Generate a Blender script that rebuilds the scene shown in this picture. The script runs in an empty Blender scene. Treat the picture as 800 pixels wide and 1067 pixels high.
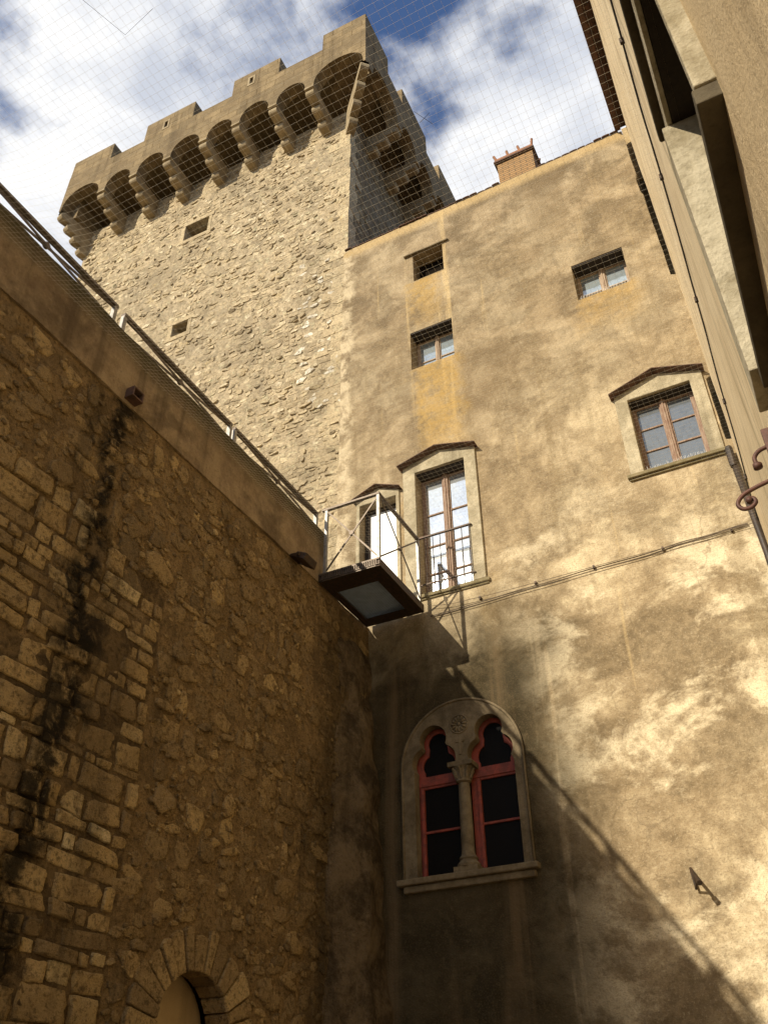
import bpy, math, random
from mathutils import Vector, Matrix, noise as mn
from mathutils.geometry import tessellate_polygon
random.seed(7)
S = bpy.context.scene
COL = S.collection
OFF = {}
GZ = -1.6                                    # ground level (camera height is zero)

# ------------------------------------------------------------------ mesh collector
class MB:
    def __init__(s): s.v = []; s.f = []; s.t = []
    def vert(s, p, t=0.0): s.v.append(tuple(p)); s.t.append(t); return len(s.v)-1
    def face(s, ids): s.f.append(tuple(ids))
    def poly(s, pts, t=0.0): s.face([s.vert(p, t) for p in pts])
    def hexa(s, c, t=0.0):                    # 8 corners: bottom ring then top ring
        i = [s.vert(p, t) for p in c]
        for q in ((3,2,1,0),(4,5,6,7),(0,1,5,4),(1,2,6,5),(2,3,7,6),(3,0,4,7)): s.face([i[k] for k in q])
    def box(s, x0,x1,y0,y1,z0,z1, t=0.0):
        s.hexa([(x0,y0,z0),(x1,y0,z0),(x1,y1,z0),(x0,y1,z0),(x0,y0,z1),(x1,y0,z1),(x1,y1,z1),(x0,y1,z1)], t)
    def bar(s, p, q, w, h=None, up=(0,0,1), t=0.0):
        h = w if h is None else h
        p, q = Vector(p), Vector(q); d = (q-p).normalized(); u = Vector(up)
        if abs(d.dot(u)) > .98: u = Vector((1,0,0))
        a = d.cross(u).normalized()*w/2; b = a.cross(d).normalized()*h/2
        s.hexa([p-a-b,p+a-b,p+a+b,p-a+b,q-a-b,q+a-b,q+a+b,q-a+b], t)
    def tube(s, pts, r, n=8, caps=True, t=0.0):
        pts = [Vector(p) for p in pts]; rs = r if isinstance(r, (list,tuple)) else [r]*len(pts)
        rings = []; u = None
        for k, p in enumerate(pts):
            d = (pts[min(k+1,len(pts)-1)]-pts[max(k-1,0)]).normalized()
            if u is None: u = d.orthogonal().normalized()
            u = (u-d*u.dot(d)).normalized(); w = d.cross(u)
            rings.append([s.vert(p+(u*math.cos(2*math.pi*i/n)+w*math.sin(2*math.pi*i/n))*rs[k], t) for i in range(n)])
        for a, b in zip(rings, rings[1:]):
            for i in range(n): s.face((a[i],a[(i+1)%n],b[(i+1)%n],b[i]))
        if caps and n > 2: s.face(rings[0][::-1]); s.face(rings[-1])
    def lathe(s, prof, cx, cy, n=20):         # prof: (r, z)
        rings = [[s.vert((cx+r*math.cos(2*math.pi*i/n), cy+r*math.sin(2*math.pi*i/n), z)) for i in range(n)] for r, z in prof]
        for a, b in zip(rings, rings[1:]):
            for i in range(n): s.face((a[i],a[(i+1)%n],b[(i+1)%n],b[i]))
        s.face(rings[0][::-1]); s.face(rings[-1])
    def plate(s, loops, m, h0, h1, t=0.0):    # loops of (u,v): outer first, then holes; m(u,v,h) -> point
        tri = tessellate_polygon([[Vector((u,v,0)) for u,v in L] for L in loops])
        flat = [q for L in loops for q in L]
        a = [s.vert(m(u,v,h0), t) for u,v in flat]; b = [s.vert(m(u,v,h1), t) for u,v in flat]
        for q in tri: s.face([a[i] for i in q]); s.face([b[i] for i in reversed(q)])
        k = 0
        for L in loops:
            n = len(L)
            for i in range(n): s.face((a[k+i], a[k+(i+1)%n], b[k+(i+1)%n], b[k+i]))
            k += n
    def build(s, name, mat, parent=None, smooth=False, bevel=0, recalc=True):
        off = OFF.get(parent.name, Vector((0,0,0))) if parent else Vector((0,0,0))
        me = bpy.data.meshes.new(name)
        me.from_pydata([tuple(Vector(p)-off) for p in s.v], [], s.f)
        if recalc:
            import bmesh
            bm = bmesh.new(); bm.from_mesh(me); bmesh.ops.recalc_face_normals(bm, faces=bm.faces); bm.to_mesh(me); bm.free()
        if any(s.t):
            at = me.attributes.new('tone', 'FLOAT', 'POINT'); at.data.foreach_set('value', s.t)
        me.materials.append(mat)
        if smooth: me.polygons.foreach_set('use_smooth', [True]*len(me.polygons))
        me.update()
        o = bpy.data.objects.new(name, me); COL.objects.link(o)
        if parent: o.parent = parent; OFF[o.name] = off
        if bevel:
            b = o.modifiers.new('bevel', 'BEVEL'); b.width = bevel; b.segments = 2; b.limit_method = 'ANGLE'
        return o

def tag(o, label=None, cat=None, group=None, kind=None):
    for k, v in (('label',label),('category',cat),('group',group),('kind',kind)):
        if v: o[k] = v
    return o
def thing(name, loc, label, cat, group=None):
    o = bpy.data.objects.new(name, None); COL.objects.link(o); o.location = loc; o.empty_display_size = .3
    OFF[o.name] = Vector(loc); return tag(o, label, cat, group)
def part(name, parent):                       # an Empty used as a part that holds sub-parts
    o = bpy.data.objects.new(name, None); COL.objects.link(o); o.parent = parent; OFF[o.name] = OFF[parent.name]; return o
XZ = lambda u, v, h: (u, h, v)
YZ = lambda u, v, h: (h, u, v)
XY = lambda u, v, h: (u, v, h)
def rect(a, b, c, d): return [(a,c),(b,c),(b,d),(a,d)]
def arc(cx, cy, r, a0, a1, n): return [(cx+r*math.cos(math.radians(a0+(a1-a0)*i/n)), cy+r*math.sin(math.radians(a0+(a1-a0)*i/n))) for i in range(n+1)]

# ------------------------------------------------------------------ node helper
class NG:
    def __init__(s, name):
        s.m = bpy.data.materials.new(name); s.m.use_nodes = True; s.nt = s.m.node_tree; s.N = s.nt.nodes
        s.b = s.N['Principled BSDF']
    def put(s, sock, v):
        if isinstance(v, bpy.types.NodeSocket): s.nt.links.new(v, sock)
        elif isinstance(v, tuple) and len(v) == 3 and sock.type == 'RGBA': sock.default_value = (*v, 1)
        else: sock.default_value = v
    def pos(s): return s.N.new('ShaderNodeNewGeometry').outputs['Position']
    def obj(s): return s.N.new('ShaderNodeTexCoord').outputs['Object']
    def sep(s, v):
        n = s.N.new('ShaderNodeSeparateXYZ'); s.put(n.inputs[0], v); return n.outputs[0], n.outputs[1], n.outputs[2]
    def scale(s, v, sc, loc=(0,0,0)):
        n = s.N.new('ShaderNodeMapping'); s.put(n.inputs[0], v); n.inputs['Scale'].default_value = sc; n.inputs['Location'].default_value = loc; return n.outputs[0]
    def noise(s, v, sc, det=6, rough=.6, dist=0):
        n = s.N.new('ShaderNodeTexNoise'); s.put(n.inputs['Vector'], v)
        n.inputs['Scale'].default_value = sc; n.inputs['Detail'].default_value = det; n.inputs['Roughness'].default_value = rough; n.inputs['Distortion'].default_value = dist
        return n.outputs['Fac']
    def vor(s, v, sc, feature='F1', rnd=1):
        n = s.N.new('ShaderNodeTexVoronoi'); n.feature = feature; s.put(n.inputs['Vector'], v); n.inputs['Scale'].default_value = sc; n.inputs['Randomness'].default_value = rnd; return n.outputs['Distance']
    def M(s, op, a, b=0.0, c=0.0):
        n = s.N.new('ShaderNodeMath'); n.operation = op
        for i, x in enumerate((a,b,c)): s.put(n.inputs[i], x)
        return n.outputs[0]
    def ss(s, v, a, b):                        # smooth step 0..1 from a to b (a may exceed b)
        n = s.N.new('ShaderNodeMapRange'); n.interpolation_type = 'SMOOTHSTEP'; s.put(n.inputs['Value'], v)
        if a < b: n.inputs[1].default_value, n.inputs[2].default_value, n.inputs[3].default_value, n.inputs[4].default_value = a, b, 0, 1
        else: n.inputs[1].default_value, n.inputs[2].default_value, n.inputs[3].default_value, n.inputs[4].default_value = b, a, 1, 0
        return n.outputs[0]
    def ramp(s, f, stops):
        n = s.N.new('ShaderNodeValToRGB'); s.put(n.inputs[0], f); e = n.color_ramp.elements
        while len(e) < len(stops): e.new(.5)
        for k, (p, c) in zip(e, stops): k.position = p; k.color = (*c, 1) if len(c) == 3 else c
        return n.outputs[0]
    def mix(s, f, a, b, mode='MIX'):
        n = s.N.new('ShaderNodeMix'); n.data_type = 'RGBA'; n.blend_type = mode
        s.put(n.inputs[0], f); s.put(n.inputs[6], a); s.put(n.inputs[7], b); return n.outputs[2]
    def attr(s, name):
        n = s.N.new('ShaderNodeAttribute'); n.attribute_name = name; return n.outputs['Fac']
    def bump(s, h, strength=.5, dist=.02, nrm=None):
        n = s.N.new('ShaderNodeBump'); s.put(n.inputs['Height'], h); n.inputs['Strength'].default_value = strength; n.inputs['Distance'].default_value = dist
        if nrm is not None: s.put(n.inputs['Normal'], nrm)
        return n.outputs[0]
    def out(s, col, rough=.9, nrm=None, spec=.2, metal=0):
        s.put(s.b.inputs['Base Color'], col); s.put(s.b.inputs['Roughness'], rough); s.b.inputs['Specular IOR Level'].default_value = spec; s.put(s.b.inputs['Metallic'], metal)
        if nrm is not None: s.put(s.b.inputs['Normal'], nrm)
        return s.m

def m_facade():
    g = NG('house stucco'); p = g.pos(); x, y, z = g.sep(p)
    n1 = g.noise(p, .42, 9, .62, .4); n2 = g.noise(p, 1.7, 9, .65, .5); n3 = g.noise(p, 9, 8, .7); n4 = g.noise(p, 55, 4, .6)
    f = g.M('ADD', g.M('MULTIPLY', n1, .5), g.M('MULTIPLY', n2, .38)); f = g.M('ADD', f, g.M('MULTIPLY', n3, .16))
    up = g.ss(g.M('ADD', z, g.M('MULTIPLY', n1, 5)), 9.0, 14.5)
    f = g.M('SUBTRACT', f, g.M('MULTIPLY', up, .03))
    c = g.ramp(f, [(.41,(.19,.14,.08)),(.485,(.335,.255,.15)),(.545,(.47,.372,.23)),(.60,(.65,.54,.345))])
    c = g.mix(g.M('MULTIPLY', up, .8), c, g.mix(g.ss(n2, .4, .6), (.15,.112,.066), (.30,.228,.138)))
    # broad grey brown weathering and paler rubbed areas
    w = g.ss(g.noise(g.scale(p,(1,1,1.25),(31,7,3)), .62, 12, .66, .35), .47, .60)
    c = g.mix(g.M('MULTIPLY', w, .68), c, g.mix(g.ss(n3, .4, .6), (.145,.108,.062), (.25,.19,.11)))
    lo = g.M('MULTIPLY', g.ss(g.M('ADD', z, g.M('MULTIPLY', n1, 4)), 10.5, 7.5), g.ss(x, -4.2, -2.2))
    wl = g.ss(g.noise(g.scale(p,(1,1,1.3),(3,17,9)), .8, 13, .69, .3), .47, .60)
    c = g.mix(g.M('MULTIPLY', wl, g.M('ADD', .16, g.M('MULTIPLY', lo, .74))), c, (.82,.70,.475))
    w3 = g.ss(g.noise(g.scale(p,(1,1,1.2),(13,2,29)), 2.1, 13, .72, .25), .52, .63)
    c = g.mix(g.M('MULTIPLY', w3, .45), c, (.21,.155,.09))
    # long vertical rain streaks
    st = g.ss(g.noise(g.scale(p,(2.6,1,.16)), 1.0, 6, .6, .3), .54, .68)
    c = g.mix(g.M('MULTIPLY', st, .42), c, (.18,.13,.065))
    st2 = g.ss(g.noise(g.scale(p,(3.4,1,.12),(9,0,4)), 1.0, 5, .6, .2), .6, .7)
    c = g.mix(g.M('MULTIPLY', st2, .45), c, (.66,.49,.24))
    # yellow lichen below the windows
    ny = g.noise(p, 4.5, 9, .7)
    xn = g.M('ADD', g.M('ADD', x, g.M('MULTIPLY', g.M('SUBTRACT', n3, .5), .45)), g.M('MULTIPLY', g.M('SUBTRACT', n2, .5), .8)); zn = g.M('ADD', z, g.M('MULTIPLY', g.M('SUBTRACT', n2, .5), 1.4))
    for (x0,x1,z0,z1,amt) in ((-4.46,-3.74,11.9,13.52,1),(-4.42,-3.5,8.6,11.22,.95),(-1.5,-.42,10.2,11.42,.8),(-4.85,-4.5,5.2,8.4,.25),(-3.6,-3.25,5.0,6.7,.3)):
        mk = g.M('MULTIPLY', g.ss(xn, x0-.12, x0+.2), g.ss(xn, x1+.12, x1-.2))
        mk = g.M('MULTIPLY', mk, g.M('MULTIPLY', g.ss(zn, z0, z0+1.3), g.ss(z, z1+.05, z1-.02)))
        mk = g.M('MULTIPLY', mk, g.M('MULTIPLY', g.ss(ny, .28, .52), g.M('MULTIPLY', amt, .68)))
        c = g.mix(mk, c, g.ramp(ny, [(.38,(.38,.26,.10)),(.66,(.46,.285,.07))]))
    # dark runoff under the wide windows and down from the chimney
    for (x0,x1,z0,z1,amt) in ((-3.5,-3.0,5.0,6.6,.4),(-1.3,-.9,6.6,7.55,.35),(-2.0,-1.2,13.0,15.6,.45),(-3.55,-2.6,9.4,11.3,.45)):
        mk = g.M('MULTIPLY', g.M('MULTIPLY', g.ss(xn, x0-.1, x0+.15), g.ss(xn, x1+.1, x1-.15)), g.M('MULTIPLY', g.ss(zn, z0-.3, z0+.8), g.ss(z, z1+.05, z1-.2)))
        c = g.mix(g.M('MULTIPLY', mk, amt), c, (.15,.105,.055))
    # hairline cracks
    cv = g.N.new('ShaderNodeVectorMath'); cv.operation = 'ADD'; g.put(cv.inputs[0], p); wv = g.N.new('ShaderNodeTexNoise'); g.put(wv.inputs['Vector'], p); wv.inputs['Scale'].default_value = 1.6; wv.inputs['Detail'].default_value = 8
    sv = g.N.new('ShaderNodeVectorMath'); sv.operation = 'SCALE'; g.put(sv.inputs[0], wv.outputs['Color']); sv.inputs['Scale'].default_value = .9; g.put(cv.inputs[1], sv.outputs[0])
    ck = g.ss(g.vor(g.scale(cv.outputs[0], (.55,.55,.38)), 1.0, 'DISTANCE_TO_EDGE'), .006, .001)
    ck = g.M('MULTIPLY', ck, g.ss(g.noise(g.scale(p,(1,1,1),(4,4,9)), .7, 5, .6), .5, .56))
    c = g.mix(g.M('MULTIPLY', ck, .33), c, (.13,.095,.055))
    # damp, mossy corner low on the left
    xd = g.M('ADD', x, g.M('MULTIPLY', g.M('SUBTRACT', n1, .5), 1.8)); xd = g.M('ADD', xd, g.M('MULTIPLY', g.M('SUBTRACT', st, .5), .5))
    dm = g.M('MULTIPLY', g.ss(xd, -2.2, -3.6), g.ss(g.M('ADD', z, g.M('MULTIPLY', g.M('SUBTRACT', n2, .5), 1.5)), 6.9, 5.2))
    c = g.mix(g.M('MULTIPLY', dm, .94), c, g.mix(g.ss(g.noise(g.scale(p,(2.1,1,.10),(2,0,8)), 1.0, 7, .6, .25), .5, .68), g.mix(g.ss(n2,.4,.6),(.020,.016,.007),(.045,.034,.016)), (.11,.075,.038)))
    # pale fresh strip of mortar along the roof edge
    ed = g.ss(g.M('ADD', z, g.M('MULTIPLY', n3, .25)), 15.12, 15.34)
    c = g.mix(g.M('MULTIPLY', ed, .7), c, (.50,.36,.17))
    jn = g.M('MULTIPLY', g.ss(g.M('ADD', x, g.M('MULTIPLY', n2, -.5)), -5.78, -5.98), g.ss(g.noise(p, 2.6, 9, .7), .42, .56))
    c = g.mix(g.M('MULTIPLY', jn, .8), c, (.60,.50,.33))
    c = g.mix(g.M('MULTIPLY', g.ss(n4, .5, .68), .45), c, (.13,.095,.055))
    c = g.mix(g.M('MULTIPLY', g.ss(g.noise(g.scale(p,(1,1,1),(2,2,2)), 34, 6, .75), .52, .68), g.M('SUBTRACT', .3, g.M('MULTIPLY', dm, .3))), c, (.78,.67,.47))
    c = g.mix(g.M('MULTIPLY', g.ss(g.noise(g.scale(p,(1,1,1),(8,1,5)), 15, 8, .78, .4), .53, .66), .4), c, (.15,.11,.062))
    h = g.M('ADD', g.M('MULTIPLY', n4, .35), g.M('MULTIPLY', n3, 1.0)); h = g.M('ADD', h, g.M('MULTIPLY', g.noise(p, 20, 6, .7), .7)); h = g.M('ADD', h, g.M('MULTIPLY', n2, 2.2))
    return g.out(c, .93, g.bump(h, .55, .035), .1)

def m_rubble(name, mortar, stops, stain=None, patch=None, bump=.6, bd=.02, fine=24, smear=.75):
    g = NG(name); p = g.pos(); x, y, z = g.sep(p); t = g.attr('tone')
    n1 = g.noise(p, .7, 8, .6, .3); n2 = g.noise(p, 5, 9, .68, .4); n3 = g.noise(p, fine, 8, .72); n4 = g.noise(p, fine*3.2, 5, .7)
    cs = g.ramp(g.M('ADD', t, g.M('MULTIPLY', g.M('SUBTRACT', n2, .5), .35)), stops)
    cm = g.mix(g.ss(n2, .35, .65), tuple(k*.72 for k in mortar), tuple(k*1.2 for k in mortar))
    # mortar smeared over the stones
    sm = g.M('MULTIPLY', g.ss(g.noise(p, 3.6, 12, .78, .8), .5, .6), smear)
    isst = g.ss(t, .001, .02)
    c = g.mix(g.M('MULTIPLY', isst, g.M('SUBTRACT', 1, sm)), cm, cs)
    lt = g.ss(g.noise(p, fine*.55, 9, .78, .5), .53, .66); c = g.mix(g.M('MULTIPLY', lt, .4), c, tuple(min(.8, k*2.1) for k in mortar))
    pit = g.ss(n3, .5, .62); c = g.mix(g.M('MULTIPLY', pit, .62), c, tuple(k*.3 for k in mortar))
    pit2 = g.ss(n4, .54, .66); c = g.mix(g.M('MULTIPLY', pit2, .5), c, tuple(k*.3 for k in mortar))
    c = g.mix(g.M('MULTIPLY', g.ss(n1, .48, .66), .42), c, tuple(k*.45 for k in mortar))
    if patch: c = patch(g, p, x, y, z, n1, n2, c, t)
    if stain: c = stain(g, p, x, y, z, n1, n2, c)
    h = g.M('ADD', g.M('MULTIPLY', n3, 1.0), g.M('MULTIPLY', n2, 1.2)); h = g.M('ADD', h, g.M('MULTIPLY', n4, .45))
    return g.out(c, .95, g.bump(h, bump, bd), .1)

def m_stucco(name, a, b, sc=1.5, fine=40, bump=.4, bd=.02, extra=None, streak=.3):
    g = NG(name); p = g.pos(); x, y, z = g.sep(p)
    n1 = g.noise(p, sc, 9, .62, .4); n2 = g.noise(p, sc*5, 8, .7); n3 = g.noise(p, fine, 6, .68)
    c = g.mix(g.ss(g.M('ADD', g.M('MULTIPLY', n1, .65), g.M('MULTIPLY', n2, .35)), .38, .62), a, b)
    st = g.ss(g.noise(g.scale(p,(3,3,.2)), 1.2, 6, .6), .5, .7)
    c = g.mix(g.M('MULTIPLY', st, streak), c, tuple(k*.45 for k in a))
    c = g.mix(g.M('MULTIPLY', g.ss(n3, .5, .72), .35), c, tuple(k*.5 for k in a))
    if extra: c = extra(g, p, x, y, z, n1, n2, c)
    h = g.M('ADD', g.M('MULTIPLY', n3, .8), g.M('MULTIPLY', n2, 1.5)); h = g.M('ADD', h, n1)
    return g.out(c, .93, g.bump(h, bump, bd), .1)

def m_plain(name, a, b=None, sc=12, rough=.6, metal=0, spec=.4, bump=.15, stretch=(1,1,1)):
    g = NG(name); p = g.scale(g.obj(), stretch); b = b or tuple(k*.6 for k in a)
    n = g.noise(p, sc, 7, .65, .3)
    return g.out(g.mix(g.ss(n, .38, .64), a, b), rough, g.bump(n, bump, .01), spec, metal)

def m_glass(name, base, metal, rough=.04, wave=.05):
    g = NG(name); p = g.pos(); n = g.noise(p, 3.0, 3, .5)
    d = g.noise(p, 18, 5, .6)
    return g.out(g.mix(g.ss(d, .4, .8), base, tuple(k*.8 for k in base)), rough, g.bump(n, wave, .05), .5, metal)

# ------------------------------------------------------------------ materials
M = {}
M['facade'] = m_facade()
def left_stain_and_tone(g, p, x, y, z, n1, n2, c):
    # seepage from the spout
    d = g.M('ABSOLUTE', g.M('ADD', g.M('SUBTRACT', y, 4.68), g.M('MULTIPLY', g.M('SUBTRACT', g.noise(p, 1.3, 6, .6), .5), 1.1)))
    mk = g.M('MULTIPLY', g.ss(d, .32, .06), g.ss(z, 6.5, 6.3)); mk = g.M('MULTIPLY', mk, g.ss(n2, .36, .54))
    c = g.mix(g.M('MULTIPLY', mk, .93), c, (.018,.014,.008))
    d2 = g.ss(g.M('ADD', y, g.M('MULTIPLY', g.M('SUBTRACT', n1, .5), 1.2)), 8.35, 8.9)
    mk2 = g.M('MULTIPLY', d2, g.ss(z, 6.4, 5.6))  # darker towards the far end, below the parapet
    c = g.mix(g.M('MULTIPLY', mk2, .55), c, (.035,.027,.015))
    st = g.ss(g.noise(g.scale(p,(1,2.2,.3)), 1.0, 7, .62, .3), .56, .68)
    return g.mix(g.M('MULTIPLY', st, .45), c, (.05,.038,.022))
def left_patch(g, p, x, y, z, n1, n2, c, t):
    # the squared, freshly pointed patch has open joints, their crevice shade painted into the mortar
    mk = g.M('MULTIPLY', g.M('MULTIPLY', g.ss(y, 5.76, 5.72), g.ss(z, 4.9, 4.6)), g.ss(t, .02, .001))
    mk = g.M('MULTIPLY', mk, g.ss(n2, .42, .56))
    return g.mix(g.M('MULTIPLY', mk, .7), c, (.055,.036,.018))
M['left'] = m_rubble('rubble wall', (.33,.22,.10), [(0,(.19,.137,.072)),(.3,(.37,.258,.125)),(.55,(.53,.365,.165)),(.75,(.70,.49,.22)),(1,(.86,.67,.36))], stain=left_stain_and_tone, bump=1.0, bd=.08, patch=left_patch, smear=.6, fine=20)
def tower_stain(g, p, x, y, z, n1, n2, c):
    mk = g.ss(g.noise(g.scale(p,(.5,.5,.4)), 1.0, 9, .68, .5), .5, .66)
    c = g.mix(g.M('MULTIPLY', mk, .38), c, (.23,.195,.14))
    yl = g.ss(g.noise(g.scale(p,(1,1,1),(5,5,5)), 1.4, 8, .7), .6, .7)
    return g.mix(g.M('MULTIPLY', yl, .5), c, (.50,.36,.13))
M['tower'] = m_rubble('tower rubble', (.47,.38,.245), [(0,(.13,.098,.058)),(.17,(.33,.262,.163)),(.34,(.47,.375,.235)),(.6,(.60,.485,.30)),(.85,(.74,.63,.43)),(1,(.84,.79,.66))], stain=tower_stain, bump=.9, bd=.04, fine=15, smear=.5)
def blocks(g, p, x, y, z, n1, n2, c):
    bt = g.N.new('ShaderNodeTexBrick'); cm = g.N.new('ShaderNodeCombineXYZ')
    g.put(cm.inputs[0], g.M('ADD', g.M('ADD', x, y), g.M('MULTIPLY', n2, .08))); g.put(cm.inputs[1], g.M('ADD', z, g.M('MULTIPLY', n2, .06))); g.put(bt.inputs['Vector'], cm.outputs[0])
    bt.inputs['Scale'].default_value = 1; bt.inputs['Brick Width'].default_value = .55; bt.inputs['Row Height'].default_value = .27; bt.inputs['Mortar Size'].default_value = .012
    bt.inputs['Color1'].default_value = (.8,.8,.8,1); bt.inputs['Color2'].default_value = (1.12,1.1,1.06,1); bt.inputs['Mortar'].default_value = (.62,.58,.5,1)
    return g.mix(g.ss(n1, .3, .55), c, bt.outputs['Color'], 'MULTIPLY')
M['parapet'] = m_stucco('tower crown masonry', (.18,.135,.078), (.28,.215,.125), 1.1, 26, .6, .03, blocks, streak=.45)
M['corbel'] = m_stucco('corbel stone', (.26,.205,.125), (.37,.30,.19), 2.5, 30, .4, .02)
def cop(g, p, x, y, z, n1, n2, c):
    tp = g.ss(g.M('ADD', z, g.M('MULTIPLY', n1, .5)), 7.02, 7.42)
    c = g.mix(g.M('MULTIPLY', tp, .85), c, (.05,.046,.02))
    bl = g.ss(g.noise(p, 1.0, 8, .65, .5), .5, .62)
    return g.mix(g.M('MULTIPLY', bl, .6), c, (.10,.07,.038))
M['coping'] = m_stucco('terrace parapet plaster', (.20,.138,.077), (.36,.265,.152), 1.8, 30, .9, .03, cop, streak=.65)
def sandy(g, p, x, y, z, n1, n2, c):
    gr = g.ss(g.noise(p, 160, 3, .6), .5, .62)
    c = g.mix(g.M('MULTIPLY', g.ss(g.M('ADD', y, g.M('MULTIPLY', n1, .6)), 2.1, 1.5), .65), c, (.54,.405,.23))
    vs_ = g.ss(g.noise(g.scale(p,(4,4,.25),(3,1,0)), 1.6, 6, .6, .3), .52, .64)
    c = g.mix(g.M('MULTIPLY', vs_, .42), c, (.27,.20,.115))
    return g.mix(g.M('MULTIPLY', gr, .4), c, (.27,.20,.115))
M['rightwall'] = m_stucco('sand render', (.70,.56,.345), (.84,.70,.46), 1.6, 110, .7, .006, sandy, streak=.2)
M['white_stone'] = m_stucco('pale dressed stone', (.50,.44,.30), (.62,.57,.43), 2.2, 45, .4, .015, streak=.35)
M['warm_stone'] = m_stucco('warm dressed stone', (.31,.265,.175), (.50,.435,.30), 3.0, 40, .7, .02, streak=.6)
M['old_stone'] = m_stucco('weathered grey stone', (.115,.09,.055), (.22,.175,.11), 2.4, 38, .5, .015, streak=.4)
M['sill'] = m_stucco('mossy sill stone', (.15,.125,.065), (.26,.215,.125), 3, 35, .5, .015)
M['underside_shade'] = m_stucco('stone with underside shade', (.075,.06,.04), (.12,.10,.065), 3, 40, .5, .012)  # stone colour darkened to carry the shade beneath sill and hood
M['buttress'] = m_stucco('patched buttress cement', (.065,.046,.025), (.21,.155,.092), 2.6, 24, 1.0, .06, streak=.5)
M['niche'] = m_stucco('smooth infill plaster', (.36,.26,.14), (.42,.31,.17), 1.2, 60, .2, .01)
M['wood'] = m_plain('weathered red brown wood', (.19,.108,.068), (.31,.225,.16), 9, .75, stretch=(6,6,.8))
M['pale_wood'] = m_plain('bleached grey wood', (.40,.31,.22), (.26,.18,.12), 9, .8, stretch=(6,6,.8))
M['dark_wood_shade'] = m_plain('dark wood and reveal shade', (.030,.021,.013), (.018,.012,.008), 8, .8, stretch=(6,6,.6))  # wood tone that also carries the shade of reveals and interiors
M['red'] = m_plain('faded red paint', (.30,.060,.036), (.17,.042,.028), 9, .65, bump=.3)
M['iron'] = m_plain('dark iron', (.042,.032,.024), (.075,.045,.028), 20, .55, .5)
M['rust'] = m_plain('rusty wrought iron', (.12,.055,.038), (.075,.038,.03), 30, .6, .3)
M['steel'] = m_plain('galvanised steel', (.30,.285,.26), (.20,.19,.17), 14, .5, .5)
M['zinc'] = m_plain('new zinc grating', (.42,.49,.55), (.34,.40,.45), 9, .45, .4)
M['brown_steel'] = m_plain('brown painted steel', (.085,.064,.045), (.13,.10,.075), 14, .5, .4)
M['tile'] = m_plain('terracotta tile', (.30,.135,.065), (.20,.10,.055), 9, .85)
M['dark_tile'] = m_plain('old dark tile', (.12,.062,.04), (.07,.042,.03), 9, .85)
M['net'] = m_plain('pale net twine', (.80,.74,.60), (.7,.64,.52), 3, .8)
M['cord'] = m_plain('dark cord', (.035,.028,.022), None, 6, .8)
M['cable'] = m_plain('old wall cable', (.16,.12,.075), (.10,.075,.05), 8, .7)
M['spike'] = m_plain('clear spike plastic', (.75,.75,.72), (.6,.6,.58), 5, .4)
M['lead'] = m_plain('black drainpipe paint', (.028,.021,.016), (.05,.034,.022), 12, .55)
M['g_sky'] = m_glass('window glass reflecting sky', (.78,.84,.88), .75, .05)
M['g_blue'] = m_glass('old bluish window glass', (.46,.54,.58), .55, .06)
M['g_grey'] = m_glass('dim window glass', (.20,.225,.25), .45, .1)
M['cream_stone'] = m_stucco('cream limewashed stone', (.27,.225,.14), (.52,.46,.33), 3.0, 45, .7, .015, streak=.5)
M['g_dark'] = m_glass('dark leaded glass', (.006,.005,.004), 0, .5); M['g_dark'].node_tree.nodes['Principled BSDF'].inputs['Specular IOR Level'].default_value = .1
M['curtain'] = m_plain('white sunlit door panel', (.60,.62,.62), (.48,.52,.55), 2, .35)
M['black'] = m_plain('unlit room', (.012,.009,.006), (.008,.006,.004), 3, .95, spec=.05)
M['ground'] = m_stucco('courtyard paving', (.15,.115,.068), (.21,.16,.098), .8, 20, .4, .03)

# brick material for the chimney
g = NG('thin chimney brick'); p = g.pos(); bt = g.N.new('ShaderNodeTexBrick'); g.put(bt.inputs['Vector'], g.scale(p, (1,0,1)))
x, y, z = g.sep(p); cmb = g.N.new('ShaderNodeCombineXYZ'); g.put(cmb.inputs[0], g.M('ADD', x, y)); g.put(cmb.inputs[1], z); g.put(bt.inputs['Vector'], cmb.outputs[0])
bt.inputs['Color1'].default_value = (.46,.27,.12,1); bt.inputs['Color2'].default_value = (.34,.20,.09,1); bt.inputs['Mortar'].default_value = (.13,.095,.06,1)
bt.inputs['Scale'].default_value = 1; bt.inputs['Brick Width'].default_value = .24; bt.inputs['Row Height'].default_value = .062; bt.inputs['Mortar Size'].default_value = .011
nn = g.noise(p, 14, 7, .7); M['brick'] = g.out(g.mix(g.M('MULTIPLY', nn, .6), bt.outputs['Color'], (.22,.15,.08)), .9, g.bump(g.M('ADD', nn, bt.outputs['Fac']), .5, -.01), .1)

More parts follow.
